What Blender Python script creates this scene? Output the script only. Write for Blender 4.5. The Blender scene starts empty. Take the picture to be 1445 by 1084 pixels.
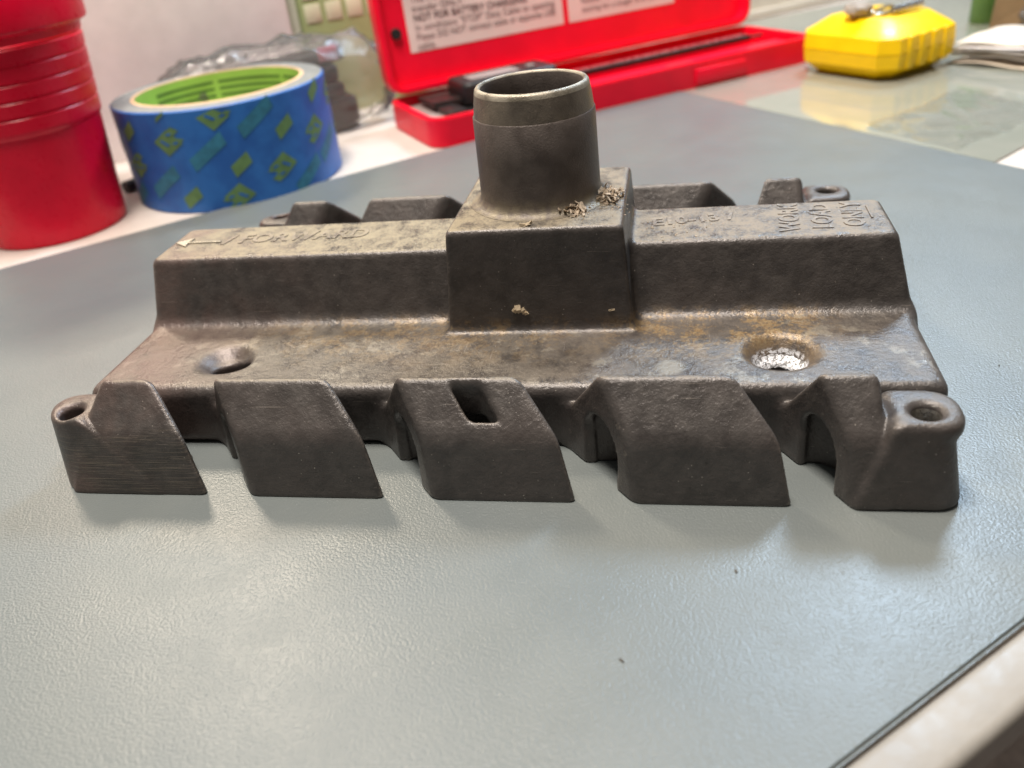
import bpy, bmesh, math, random
import numpy as np
from mathutils import Matrix, Vector, noise as mnoise

S = 0.00078            # metres per drawing unit
random.seed(7)
sc = bpy.context.scene
C = sc.collection

# ------------------------------------------------------------------ camera
CAM = np.array([45.593, -282.537, 155.680])
RGT = np.array([0.98177327, 0.15840428, -0.10502059])
UPV = np.array([0.00634997, 0.52492962, 0.85112195])
FWD = np.array([-0.18994978, 0.83627566, -0.51435601])
cd = bpy.data.cameras.new('camera')
cam = bpy.data.objects.new('camera', cd)
C.objects.link(cam)
M = Matrix.Identity(4)
for i in range(3):
    M[i][0] = RGT[i]; M[i][1] = UPV[i]; M[i][2] = -FWD[i]; M[i][3] = CAM[i] * S
cam.matrix_world = M
cd.sensor_width = 36.0
cd.lens = 1198.19 / 1445 * 36
cd.clip_start = 0.005
cd.clip_end = 50
cd.dof.use_dof = True
cd.dof.focus_distance = 262 * S
cd.dof.aperture_fstop = 14.0
sc.camera = cam

# ------------------------------------------------------------------ light
w = bpy.data.worlds.new('World'); sc.world = w; w.use_nodes = True
bg = w.node_tree.nodes['Background']
# a room: pale ceiling above, dim floor and furniture below
wt = w.node_tree
_tc = wt.nodes.new('ShaderNodeTexCoord'); _sx = wt.nodes.new('ShaderNodeSeparateXYZ'); _mr = wt.nodes.new('ShaderNodeMapRange'); _mx = wt.nodes.new('ShaderNodeMix')
_mx.data_type = 'RGBA'; _mr.interpolation_type = 'SMOOTHSTEP'
_mr.inputs[1].default_value = -0.25; _mr.inputs[2].default_value = 0.9
wt.links.new(_tc.outputs['Generated'], _sx.inputs[0]); wt.links.new(_sx.outputs[2], _mr.inputs[0]); wt.links.new(_mr.outputs[0], _mx.inputs[0])
_mx.inputs[6].default_value = (0.10, 0.085, 0.075, 1); _mx.inputs[7].default_value = (1.0, 0.94, 0.87, 1)
wt.links.new(_mx.outputs[2], bg.inputs['Color'])
bg.inputs['Strength'].default_value = 0.25

def area(name, loc, target, size, power, col, sy=None):
    l = bpy.data.lights.new(name, 'AREA'); l.shape = 'RECTANGLE'
    l.size = size * S; l.size_y = (sy or size) * S; l.energy = power; l.color = col
    o = bpy.data.objects.new(name, l); C.objects.link(o)
    o.location = Vector(loc) * S
    d = (Vector(target) - Vector(loc))
    o.rotation_euler = d.to_track_quat('-Z', 'Y').to_euler()
    return o
area('ceiling_lamp_warm', (-820, 820, 1150), (0, 0, 0), 200, 8.5, (1.0, 0.86, 0.68), 200)
area('ceiling_lamp_cool', (420, 1000, 1050), (20, 0, 0), 260, 10.0, (0.60, 0.79, 1.0), 260)
area('ceiling_lamp_overhead', (-160, -60, 1380), (-20, 20, 0), 420, 21.0, (1.0, 0.91, 0.82), 300)

sc.view_settings.view_transform = 'Standard'
sc.view_settings.look = 'None'
sc.view_settings.exposure = 0.0
sc.view_settings.gamma = 1.0
sc.view_settings.use_curve_mapping = False
sc.cycles.max_bounces = 10
sc.cycles.transparent_max_bounces = 12

# ------------------------------------------------------------------ node helpers
class NB:
    def __init__(s, name):
        s.m = bpy.data.materials.new(name); s.m.use_nodes = True
        s.t = s.m.node_tree; s.t.nodes.clear()
        s.out = s.n('ShaderNodeOutputMaterial')
        s.p = s.n('ShaderNodeBsdfPrincipled')
        s.l(s.p.outputs[0], s.out.inputs[0])
        tc = s.n('ShaderNodeTexCoord')
        mp = s.n('ShaderNodeMapping'); mp.inputs['Scale'].default_value = (1 / S,) * 3
        s.l(tc.outputs['Object'], mp.inputs[0]); s.co = mp.outputs[0]
        s.tc = tc
    def n(s, k): return s.t.nodes.new(k)
    def l(s, a, b): s.t.links.new(a, b)
    def put(s, v, sock):
        if isinstance(v, bpy.types.NodeSocket): s.l(v, sock)
        elif isinstance(v, tuple): sock.default_value = v if len(v) == 4 or len(sock.default_value) == 3 else (*v, 1)
        else: sock.default_value = v
    def noise(s, scale, detail=4, rough=.55, co=None, dist=0):
        q = s.n('ShaderNodeTexNoise'); q.inputs['Scale'].default_value = scale
        q.inputs['Detail'].default_value = detail; q.inputs['Roughness'].default_value = rough
        q.inputs['Distortion'].default_value = dist
        s.l(co or s.co, q.inputs['Vector']); return q.outputs[0]
    def vor(s, scale, feature='F1', co=None, rnd=1.0):
        q = s.n('ShaderNodeTexVoronoi'); q.feature = feature; q.inputs['Scale'].default_value = scale
        q.inputs['Randomness'].default_value = rnd
        s.l(co or s.co, q.inputs['Vector']); return q.outputs['Distance']
    def math(s, op, a, b=0.0, c=None):
        q = s.n('ShaderNodeMath'); q.operation = op
        s.put(a, q.inputs[0]); s.put(b, q.inputs[1])
        if c is not None: s.put(c, q.inputs[2])
        return q.outputs[0]
    def ramp(s, v, lo, hi, a=0.0, b=1.0, smooth=True):
        q = s.n('ShaderNodeMapRange'); q.interpolation_type = 'SMOOTHSTEP' if smooth else 'LINEAR'
        s.put(v, q.inputs[0]); q.inputs[1].default_value = lo; q.inputs[2].default_value = hi
        q.inputs[3].default_value = a; q.inputs[4].default_value = b
        return q.outputs[0]
    def mix(s, f, a, b):
        q = s.n('ShaderNodeMix'); q.data_type = 'RGBA'
        s.put(f, q.inputs[0]); s.put(a, q.inputs[6]); s.put(b, q.inputs[7]); return q.outputs[2]
    def mapped(s, scale, rot=(0, 0, 0)):
        q = s.n('ShaderNodeMapping'); q.inputs['Scale'].default_value = scale; q.inputs['Rotation'].default_value = rot
        s.l(s.co, q.inputs[0]); return q.outputs[0]
    def xyz(s, v=None):
        q = s.n('ShaderNodeSeparateXYZ'); s.l(v or s.co, q.inputs[0]); return q.outputs
    def bump(s, h, dist, strength=1.0, prev=None):
        q = s.n('ShaderNodeBump'); q.inputs['Distance'].default_value = dist * S; q.inputs['Strength'].default_value = strength
        s.put(h, q.inputs['Height'])
        if prev: s.l(prev, q.inputs['Normal'])
        return q.outputs[0]
    def fin(s, col=None, rough=None, normal=None, metal=None, spec=None, coat=None, trans=None, ior=None, alpha=None):
        P = s.p.inputs
        for k, v in (('Base Color', col), ('Roughness', rough), ('Metallic', metal), ('Specular IOR Level', spec),
                     ('Coat Weight', coat), ('Transmission Weight', trans), ('IOR', ior), ('Alpha', alpha)):
            if v is not None: s.put(v, P[k])
        if normal is not None: s.l(normal, P['Normal'])
        return s.m

def plain(name, col, rough=.5, var=.12, bumpd=0.0, bscale=1.0, metal=0.0, coat=None, nscale=.05, spec=None):
    b = NB(name)
    f = b.ramp(b.noise(nscale, 5), .3, .7)
    c = b.mix(f, tuple(x * (1 - var) for x in col), tuple(min(1, x * (1 + var)) for x in col))
    r = b.ramp(b.noise(nscale * 4, 4), .25, .75, rough * .85, min(1, rough * 1.15))
    nm = b.bump(b.noise(bscale, 3), bumpd) if bumpd else None
    return b.fin(c, r, nm, metal, spec, coat)

# ------------------------------------------------------------------ materials
def cast_material(name, brushed=False):
    b = NB(name)
    X, Y, Z = b.xyz()[0:3]
    geo = b.n('ShaderNodeNewGeometry'); nz = b.xyz(geo.outputs['True Normal'])[2]
    big = b.noise(.035, 5, .6); mid = b.noise(.16, 5, .6); fine = b.noise(1.3, 4, .65); grain = b.noise(3.0, 2, .5)
    base = b.mix(b.ramp(mid, .3, .7), (.055, .049, .046), (.090, .080, .074))
    base = b.mix(b.ramp(big, .42, .72, 0, .6), base, (.098, .082, .075))
    # dull speckles of worn oxide
    base = b.mix(b.ramp(b.noise(.9, 5, .7), .62, .76, 0, .28), base, (.22, .19, .165))
    # settled dust on level faces
    up = b.ramp(nz, .82, .98)
    ds = b.math('ADD', b.math('MULTIPLY', mid, .55), b.math('MULTIPLY', fine, .45))
    high = b.ramp(Z, 28, 44)
    left = b.ramp(X, 70, -60)
    thr = b.math('MULTIPLY', up, b.ramp(ds, .34, .60))
    amt = b.math('MULTIPLY', thr, b.math('ADD', .22, b.math('MULTIPLY', high, .68)))
    dust = b.mix(left, (.245, .205, .155), (.30, .255, .17))
    col = b.mix(amt, base, dust)
    # rust wash along the foot of the ridge
    ay = b.math('ABSOLUTE', Y)
    band = b.math('MULTIPLY', b.ramp(ay, 20, 24), b.ramp(ay, 62, 30))
    rx = b.math('MAXIMUM', b.math('MULTIPLY', b.ramp(X, 8, 46), b.ramp(X, 104, 78)),
                b.math('MULTIPLY', b.math('MULTIPLY', b.ramp(X, -130, -60), b.ramp(X, 40, -10)), .55))
    low = b.math('MULTIPLY', b.ramp(Z, 17, 21), b.ramp(Z, 29, 24))
    rn = b.ramp(b.math('ADD', b.math('MULTIPLY', b.noise(.09, 5, .65), .6), b.math('MULTIPLY', b.noise(.7, 4, .7), .4)), .47, .57)
    rust = b.math('MULTIPLY', b.math('MULTIPLY', band, rx), b.math('MULTIPLY', low, rn))
    rustc = b.mix(b.ramp(fine, .35, .65), (.27, .155, .055), (.40, .29, .14))
    col = b.mix(b.math('MULTIPLY', rust, .66), col, rustc)
    # chalky deposits and hairline scratches
    ck = b.math('MULTIPLY', b.math('MULTIPLY', b.ramp(b.noise(.075, 6, .72), .56, .66), b.ramp(nz, .9, .99)), b.ramp(Z, 27, 23))
    col = b.mix(b.math('MULTIPLY', ck, .38), col, (.36, .33, .27))
    sr1 = b.ramp(b.noise(.9, 3, .6, b.mapped((.05, 1.3, 1.3), (.2, .3, .6))), .70, .73)
    sr2 = b.ramp(b.noise(.9, 3, .6, b.mapped((1.3, .06, 1.1), (.5, .1, -.4))), .71, .74)
    col = b.mix(b.math('MULTIPLY', b.math('MAXIMUM', sr1, sr2), .4), col, (.34, .30, .26))
    # pale stain on the plate, beside the right hole
    def blob(cx, cy, r0, r1):
        dx = b.math('SUBTRACT', X, cx); dy = b.math('SUBTRACT', Y, cy)
        d = b.math('SQRT', b.math('ADD', b.math('MULTIPLY', dx, dx), b.math('MULTIPLY', dy, dy)))
        d = b.math('ADD', d, b.math('MULTIPLY', b.math('SUBTRACT', b.noise(.3, 4), .5), 7.0))
        return b.ramp(d, r1, r0)
    col = b.mix(b.math('MULTIPLY', blob(44, -56, 2.5, 5.5), .28), col, (.42, .39, .31))
    # rusty lip and white corrosion of the right hole
    col = b.mix(b.math('MULTIPLY', b.math('MULTIPLY', blob(77, -46.5, 9, 13), b.ramp(Z, 24, 22)), b.ramp(mid, .35, .6, .05, .38)), col, (.25, .17, .09))
    wf = b.math('MULTIPLY', blob(77, -46.5, 8.6, 11.0), b.math('MULTIPLY', b.ramp(Z, 19.0, 17.4), b.ramp(Z, 7.5, 11)))
    wf = b.math('MULTIPLY', wf, b.ramp(b.math('SINE', b.math('MULTIPLY', Z, 2.6)), -.9, -.2, .25, 1.0))
    wf = b.math('MULTIPLY', wf, b.ramp(b.noise(.75, 5, .7), .42, .55))
    col = b.mix(wf, col, (.72, .72, .74))
    # bare metal where ground edges rubbed
    scr = b.ramp(b.noise(1.0, 6, .75, b.mapped((.25, .25, 2.2), (0, .2, .1))), .66, .74)
    col = b.mix(b.math('MULTIPLY', scr, b.ramp(Z, 5, 1.2, 0.05, .9)), col, (.40, .37, .34))
    dots = b.math('MULTIPLY', b.ramp(b.vor(.42), .10, .05), b.ramp(b.noise(.11, 3), .48, .6))
    col = b.mix(b.math('MULTIPLY', dots, .75), col, (.45, .41, .36))
    dk = b.math('MULTIPLY', b.ramp(b.vor(.23), .13, .07), b.ramp(b.noise(.07, 3), .5, .62))
    col = b.mix(b.math('MULTIPLY', dk, .6), col, (.03, .025, .022))
    pt = geo.outputs['Pointiness']
    wear_glint = b.math('MULTIPLY', b.ramp(pt, .515, .56), b.ramp(b.noise(.8, 5, .7), .38, .66))
    col = b.mix(b.math('MULTIPLY', wear_glint, .50), col, (.30, .255, .215))  # pale worn edges, with the glints along them painted in too
    # brown-violet tone towards the arrow end, greyer at the middle
    col = b.mix(b.math('MULTIPLY', b.ramp(X, -70, -150), b.ramp(big, .35, .6, 0, .45)), col, (.17, .105, .088))
    rough = b.ramp(mid, .3, .7, .29, .42)
    rough = b.mix(amt, b.math('ADD', rough, 0.0), (.68, .68, .68, 1))
    h = b.math('ADD', b.math('MULTIPLY', fine, .8), b.math('MULTIPLY', grain, .35))
    nm = b.bump(b.noise(.55, 3, .5), .5, .45, b.bump(h, .38, .5))
    if brushed:
        st = b.noise(1.1, 4, .7, b.mapped((.05, .05, 2.4), (0, .06, 0)))
        m2 = b.math('MULTIPLY', b.ramp(ay, 84, 90), b.ramp(Z, 24, 18))
        col = b.mix(b.math('MULTIPLY', m2, b.ramp(st, .48, .68, 0, .8)), col, (.21, .175, .135))
        nm = b.bump(b.math('MULTIPLY', st, m2), .35, .6, nm)
    b.l(rough, b.p.inputs['Roughness'])
    return b.fin(col, None, nm, .25, .58)
CAST = cast_material('cast_metal')
CASTB = cast_material('cast_metal_brushed', True)

def tube_material(name, a, c, metal, r0, r1):
    b = NB(name)
    mid = b.noise(.14, 5, .6); fine = b.noise(1.6, 4, .65)
    col = b.mix(b.ramp(mid, .3, .7), a, c)
    col = b.mix(b.ramp(b.noise(1.1, 5, .72), .60, .75, 0, .35), col, tuple(min(1, x * 2.6) for x in a))
    Z = b.xyz()[2]
    d = b.math('MULTIPLY', b.ramp(Z, 66, 59), b.ramp(b.noise(.35, 4), .3, .65, .1, .8))
    col = b.mix(d, col, (.235, .20, .135))
    return b.fin(col, b.ramp(mid, .3, .7, r0, r1), b.bump(fine, .35, .5), metal, .45)
TUBE = tube_material('tube_metal', (.088, .072, .064), (.130, .108, .096), .25, .36, .52)
RIMB = tube_material('turned_metal', (.15, .128, .105), (.23, .195, .155), .5, .30, .45)
BARE = tube_material('bare_rim', (.20, .175, .135), (.40, .36, .29), .5, .36, .6)

def mat_material():
    b = NB('mat_vinyl')
    v = b.vor(.82, 'F1', b.n('ShaderNodeVectorMath').outputs[0]) if False else None
    wob = b.n('ShaderNodeVectorMath'); wob.operation = 'ADD'
    nn = b.n('ShaderNodeTexNoise'); nn.inputs['Scale'].default_value = 1.3; b.l(b.co, nn.inputs['Vector'])
    sc_ = b.n('ShaderNodeVectorMath'); sc_.operation = 'SCALE'; sc_.inputs['Scale'].default_value = .6
    b.l(nn.outputs['Color'], sc_.inputs[0]); b.l(b.co, wob.inputs[0]); b.l(sc_.outputs[0], wob.inputs[1])
    F = b.vor(1.5, 'SMOOTH_F1', wob.outputs[0])
    h = b.math('ADD', b.math('MULTIPLY', F, -.8), b.math('MULTIPLY', b.noise(2.2, 2), .25))
    nm = b.bump(h, .44, .34)
    big = b.ramp(b.noise(.012, 4), .3, .7)
    c = b.mix(big, (.126, .144, .145), (.142, .157, .152))
    c = b.mix(b.ramp(b.noise(.25, 5, .7), .62, .8, 0, .12), c, (.25, .26, .25))
    sc1 = b.ramp(b.noise(.5, 6, .8, b.mapped((.03, .6, 1), (0, 0, .5))), .66, .74, 0, .25)
    c = b.mix(sc1, c, (.27, .28, .26))
    sm = b.ramp(b.noise(.022, 5, .65), .45, .75)
    c = b.mix(b.math('MULTIPLY', sm, .07), c, (.14, .145, .13))
    r = b.ramp(b.math('ADD', b.noise(.05, 4), b.math('MULTIPLY', sc1, .6)), .3, .8, .35, .43)
    return b.fin(c, r, nm, 0, .5)
MAT = mat_material()
DESK = plain('desk_cream', (.60, .545, .49), .42, .05, .15, .5)
EDGE = plain('desk_edge_cream', (.66, .58, .50), .38, .05, .1, .3)
WALLM = plain('wall_cream', (.74, .71, .62), .6, .04, .1, .3)
FLOORM = plain('floor_brown', (.38, .32, .29), .6, .2)
RED = plain('red_plastic', (.74, .002, .030), .30, .06, .06, .4, spec=.3)
REDC = plain('red_case_plastic', (.86, .004, .032), .36, .05, .06, .5, spec=.3)
BLUE = None
BLACK = plain('black_plastic', (.018, .016, .016), .45, .2, .05, .8)
DARKM = plain('dark_metal', (.05, .042, .040), .38, .2, .05, .8, metal=.6)
STEEL = plain('steel', (.48, .46, .43), .28, .1, .05, .5, metal=.9)
GREYP = plain('grey_insert', (.30, .25, .235), .5, .1, .05, .5)
YEL = plain('yellow_plastic', (.93, .58, .002), .36, .05, .08, .5, spec=.3)
PAPER = plain('white_paper', (.88, .84, .83), .75, .04, .15, .25)
LABELM = plain('label_paper', (.80, .66, .62), .6, .03)
INK = plain('ink', (.12, .06, .06), .7, .1)
GREENM = plain('green_plastic', (.10, .20, .035), .4, .1)
TAN = plain('tan_card', (.26, .17, .085), .6, .12, .1, .5)
SQ = plain('pale_squares', (.66, .70, .50), .5, .05)
SQB = plain('green_board', (.34, .43, .20), .5, .06)
CARD = plain('tape_core_card', (.62, .42, .24), .8, .1, .2, .8)
CORE = plain('tape_core_green', (.33, .56, .10), .5, .06)
COREP = plain('core_print', (.10, .20, .035), .6, .1)
MARK = plain('tape_print_green', (.115, .22, .08), .6, .15, nscale=.2)
MARKF = plain('tape_print_faint', (.028, .17, .27), .6, .2, nscale=.2)
RIMG = plain('tape_edge', (.20, .21, .20), .7, .15, .2, .8, nscale=.2)
FLAKE = plain('rust_flake', (.40, .32, .235), .8, .4, .2, 2.0, nscale=.8)
ARROW = plain('worn_arrow', (.40, .36, .28), .4, .15, .2, 2.0, metal=.3)
CHIP = plain('pale_chip', (.50, .40, .27), .7, .2, .1, 2.0)
SPECK = plain('speck', (.07, .06, .05), .8, .2)
b = NB('blue_tape')
BLUE = b.fin(b.mix(b.ramp(b.noise(.05, 5), .35, .65), (.012, .098, .37), (.022, .150, .48)), .48, b.bump(b.noise(.6, 3, .6, b.mapped((1, 1, .3))), .25, .6), 0, .5)
b = NB('glass_green')
GLASS = b.fin(b.mix(b.ramp(b.noise(.02, 3), .3, .7), (.26, .28, .24), (.30, .31, .27)), b.ramp(b.noise(.03, 4), .3, .8, .05, .11), None, 0, .85, .3)
def film(name, tint, op, bs=.6):
    b = NB(name)
    tr = b.n('ShaderNodeBsdfTransparent'); tr.inputs[0].default_value = (*tint, 1)
    gl = b.n('ShaderNodeBsdfGlossy'); gl.inputs['Roughness'].default_value = .08
    df = b.n('ShaderNodeBsdfDiffuse'); df.inputs[0].default_value = (.75, .72, .68, 1)
    nm = b.bump(b.noise(.12, 4, .6), 3.0, bs); b.l(nm, gl.inputs['Normal'])
    fr = b.n('ShaderNodeFresnel'); fr.inputs[0].default_value = 1.5; b.l(nm, fr.inputs['Normal'])
    m1 = b.n('ShaderNodeMixShader'); m1.inputs[0].default_value = op; b.l(tr.outputs[0], m1.inputs[1]); b.l(df.outputs[0], m1.inputs[2])
    m2 = b.n('ShaderNodeMixShader'); b.l(fr.outputs[0], m2.inputs[0]); b.l(m1.outputs[0], m2.inputs[1]); b.l(gl.outputs[0], m2.inputs[2])
    b.l(m2.outputs[0], b.out.inputs[0]); return b.m
FILM = film('clear_film', (.97, .96, .95), .12)
FILMT = film('thin_film', (.98, .98, .98), .03, .10)

# ------------------------------------------------------------------ mesh helpers
def tag(o, label=None, cat=None, group=None, kind=None):
    if label: o['label'] = label
    if cat: o['category'] = cat
    if group: o['group'] = group
    if kind: o['kind'] = kind
    return o
def thing(name, label, cat, loc, rz=0, group=None):
    o = bpy.data.objects.new(name, None); C.objects.link(o)
    o.location = Vector(loc) * S; o.rotation_euler = (0, 0, rz); o.empty_display_size = .02
    return tag(o, label, cat, group)
def mesh(name, verts, faces, m, parent=None, loc=(0, 0, 0), rz=0, smooth=True, nrm=None):
    me = bpy.data.meshes.new(name)
    me.from_pydata([tuple(float(c) * S for c in v) for v in verts], [], [tuple(int(i) for i in f) for f in faces])
    me.update()
    if smooth: me.polygons.foreach_set('use_smooth', [True] * len(me.polygons))
    if nrm is not None: me.normals_split_custom_set_from_vertices([tuple(n) for n in nrm])
    me.materials.append(m)
    o = bpy.data.objects.new(name, me); C.objects.link(o)
    o.location = Vector(loc) * S; o.rotation_euler = (0, 0, rz)
    if parent: o.parent = parent
    return o
def from_bm(name, bm, m, parent=None, loc=(0, 0, 0), rz=0, angle=35):
    me = bpy.data.meshes.new(name)
    bmesh.ops.recalc_face_normals(bm, faces=bm.faces)
    for v in bm.verts: v.co *= S
    bm.to_mesh(me); bm.free()
    me.polygons.foreach_set('use_smooth', [True] * len(me.polygons))
    me.set_sharp_from_angle(angle=math.radians(angle))
    me.materials.append(m)
    o = bpy.data.objects.new(name, me); C.objects.link(o)
    o.location = Vector(loc) * S; o.rotation_euler = (0, 0, rz)
    if parent: o.parent = parent
    return o
def box_bm(x0, x1, y0, y1, z0, z1, bev=0, seg=2, vert_bev=0):
    bm = bmesh.new(); bmesh.ops.create_cube(bm, size=1)
    for v in bm.verts:
        v.co = Vector((x0 if v.co.x < 0 else x1, y0 if v.co.y < 0 else y1, z0 if v.co.z < 0 else z1))
    if vert_bev:
        es = [e for e in bm.edges if abs(e.verts[0].co.z - e.verts[1].co.z) > .01]
        bmesh.ops.bevel(bm, geom=es, offset=vert_bev, segments=5, affect='EDGES', profile=.5)
    if bev: bmesh.ops.bevel(bm, geom=[e for e in bm.edges if e.calc_face_angle(0) > .6], offset=bev, segments=seg, affect='EDGES', profile=.5)
    return bm
def lathe(name, prof, m, parent=None, loc=(0, 0, 0), seg=96, angle=40):
    bm = bmesh.new(); rings = []
    for r, z in prof:
        rings.append([bm.verts.new((r * math.cos(2 * math.pi * i / seg), r * math.sin(2 * math.pi * i / seg), z)) for i in range(seg)] if r > 0 else [bm.verts.new((0, 0, z))])
    for a, c in zip(rings, rings[1:]):
        for i in range(seg):
            j = (i + 1) % seg
            if len(a) == 1: bm.faces.new((a[0], c[i], c[j]))
            elif len(c) == 1: bm.faces.new((a[i], a[j], c[0]))
            else: bm.faces.new((a[i], a[j], c[j], c[i]))
    return from_bm(name, bm, m, parent, loc, 0, angle)
def sweep_bm(pts, r, seg=10):
    bm = bmesh.new(); P = [Vector(p) for p in pts]; rings = []
    for i, p in enumerate(P):
        t = (P[min(i + 1, len(P) - 1)] - P[max(i - 1, 0)]).normalized()
        a = t.cross(Vector((0, 0, 1)) if abs(t.z) < .9 else Vector((1, 0, 0))).normalized(); c = t.cross(a)
        rr = r[i] if isinstance(r, (list, tuple)) else r
        rings.append([bm.verts.new(p + (a * math.cos(2 * math.pi * k / seg) + c * math.sin(2 * math.pi * k / seg)) * rr) for k in range(seg)])
    for a, c in zip(rings, rings[1:]):
        for k in range(seg): bm.faces.new((a[k], a[(k + 1) % seg], c[(k + 1) % seg], c[k]))
    bm.faces.new(rings[0]); bm.faces.new(rings[-1][::-1])
    return bm
def text_mesh(txt, size, extrude=0.0, offset=0.0, align='LEFT', spacing=1.0, res=3):
    cu = bpy.data.curves.new('t', 'FONT'); cu.body = txt; cu.size = size; cu.extrude = extrude
    cu.offset = offset; cu.align_x = align; cu.align_y = 'CENTER'; cu.space_character = spacing; cu.resolution_u = res
    o = bpy.data.objects.new('t', cu); C.objects.link(o)
    dg = bpy.context.evaluated_depsgraph_get(); dg.update()
    me = bpy.data.meshes.new_from_object(o.evaluated_get(dg))
    bpy.data.objects.remove(o); bpy.data.curves.remove(cu)
    V = [tuple(v.co) for v in me.vertices]; F = [tuple(p.vertices) for p in me.polygons]
    bpy.data.meshes.remove(me)
    return V, F
def hnoise(x, y, z=0): return mnoise.noise(Vector((x, y, z)))

# ------------------------------------------------------------------ setting
AU = math.radians(41.0)
def uv(o, a, u, v): return (o[0] + u * math.cos(a) - v * math.sin(a), o[1] + u * math.sin(a) + v * math.cos(a))

# desk: frame at near right corner edge C; u runs along the near edge, v runs away
DK = (95.3, -154.5)
o = from_bm('desk_top', box_bm(-900, 900, -1, 1100, -11, 0, .5, 2), DESK, None, (*DK, -2), AU)
tag(o, kind='structure')
o = from_bm('desk_edge_trim', box_bm(-900, 900, -14, -1.1, -11.5, .8, 2.4, 4), plain('trim_beige', (.26, .24, .21), .45, .06, .1, .3), None, (*DK, -2), AU); tag(o, kind='structure')
o = from_bm('desk_apron', box_bm(-880, 880, 90, 1080, -60, -11.5, 2), EDGE, None, (*DK, -2), AU); tag(o, kind='structure')
o = mesh('floor', [(-4000, -4000, 0), (4000, -4000, 0), (4000, 4000, 0), (-4000, 4000, 0)], [(0, 1, 2, 3)], FLOORM, None, (0, 0, -930)); tag(o, kind='structure')
WA = math.radians(37.6); WP = (109.5, 683)
o = from_bm('low_cut_wall', box_bm(-1500, 1500, 0, 40, -900, 200), WALLM, None, (*WP, -2), WA); tag(o, kind='structure')  # unseen top of the wall cut low so the rear lamps shine over
o = from_bm('wall_skirting', box_bm(-1500, 1500, -6, -.4, .3, 8.5, .8), WALLM, None, (*WP, -2), WA); tag(o, kind='structure')

# desk mat: near edge along C, right edge along B
bm = bmesh.new()
cor = [(323, 43), (40, 407), (-560, -118), (-277, -482)]
bot = [bm.verts.new((x, y, -1.9)) for x, y in cor]; top = [bm.verts.new((x, y, 0)) for x, y in cor]
bm.faces.new(top); bm.faces.new(bot[::-1])
for i in range(4): bm.faces.new((bot[i], bot[(i + 1) % 4], top[(i + 1) % 4], top[i]))
bmesh.ops.bevel(bm, geom=[e for e in bm.edges], offset=.85, segments=3, affect='EDGES')
o = from_bm('desk_mat', bm, MAT); tag(o, 'large grey blue pebbled vinyl mat lying on the desk', 'mat')

# sheet of glass on the desk, behind the mat on the right
bm = bmesh.new()
pl = [(209.6, 191), (560, 581), (700, 1010), (60, 640), (46, 401.5)]
bo = [bm.verts.new((x, y, -1.95)) for x, y in pl]; to = [bm.verts.new((x, y, -.6)) for x, y in pl]
bm.faces.new(to); bm.faces.new(bo[::-1])
for i in range(5): bm.faces.new((bo[i], bo[(i + 1) % 5], to[(i + 1) % 5], to[i]))
o = from_bm('glass_sheet', bm, GLASS); tag(o, 'grey green glossy glass sheet under the yellow case on the desk', 'glass')

# ------------------------------------------------------------------ the casting (signed distance field -> surface nets)
f32 = np.float32
def smin(a, b, k):
    h = np.maximum(k - np.abs(a - b), 0) / k
    return np.minimum(a, b) - h * h * k * f32(.25)
def smax(a, b, k): return -smin(-a, -b, k)
def smaxs(L, k):
    r = L[0]
    for q in L[1:]: r = smax(r, q, k)
    return r
def halfplane(a0, z0, a1, z1, A, Z):
    """positive on the left of the directed line (a0,z0)->(a1,z1) in the (A,Z) plane"""
    dx, dz = a1 - a0, z1 - z0; n = math.hypot(dx, dz)
    return ((A - a0) * (-dz) + (Z - z0) * dx) / n

ZP, ZR, ZB = 22.0, 46.6, 58.4
XL, XR = -150.0, 120.6
LEGS = [(-131.0, -112.8), (-92.8, -55.0), (-34.8, 2.6), (23.9, 61.8), (83.0, 98.6)]

def plate_d(X, Y, Z):
    A = np.abs(Y)
    return smaxs([A - 67.0, X - XR - (22 - Z) * .06, XL - X - (22 - Z) * .06, Z - ZP, -Z + 0 * X], 4.0)
def ridge_d(X, Y, Z):
    A = np.abs(Y)
    side = halfplane(21.6, ZP, 15.9, ZR, -A, Z) * 0 + ((A - 21.6) * (ZR - ZP) + (Z - ZP) * (21.6 - 15.9)) / math.hypot(ZR - ZP, 5.7)
    l = ((-X - 150.0) * (ZR - ZP) + (Z - ZP) * 4.0) / math.hypot(ZR - ZP, 4.0)
    r = ((X - 120.6) * (ZR - ZP) + (Z - ZP) * 6.0) / math.hypot(ZR - ZP, 6.0)
    cl = (-X - 148.5 + (A - 21.6) * .9 + (Z - ZP) * .30) / 1.35
    return smaxs([smax(side, smax(l, cl, 1.5), 2.5), r, Z - ZR, -Z + 2], 2.4)
def boss_d(X, Y, Z):
    A = np.abs(Y); t = (Z - ZP) / (ZB - ZP)
    return smaxs([smax(A - (31.3 - t * 1.3), smax(X - (32.0 - t * 2.4), (-31.4 + t * 3.4) - X, 2.0), 1.8), Z - ZB, -Z + 2], 2.2)
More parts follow.
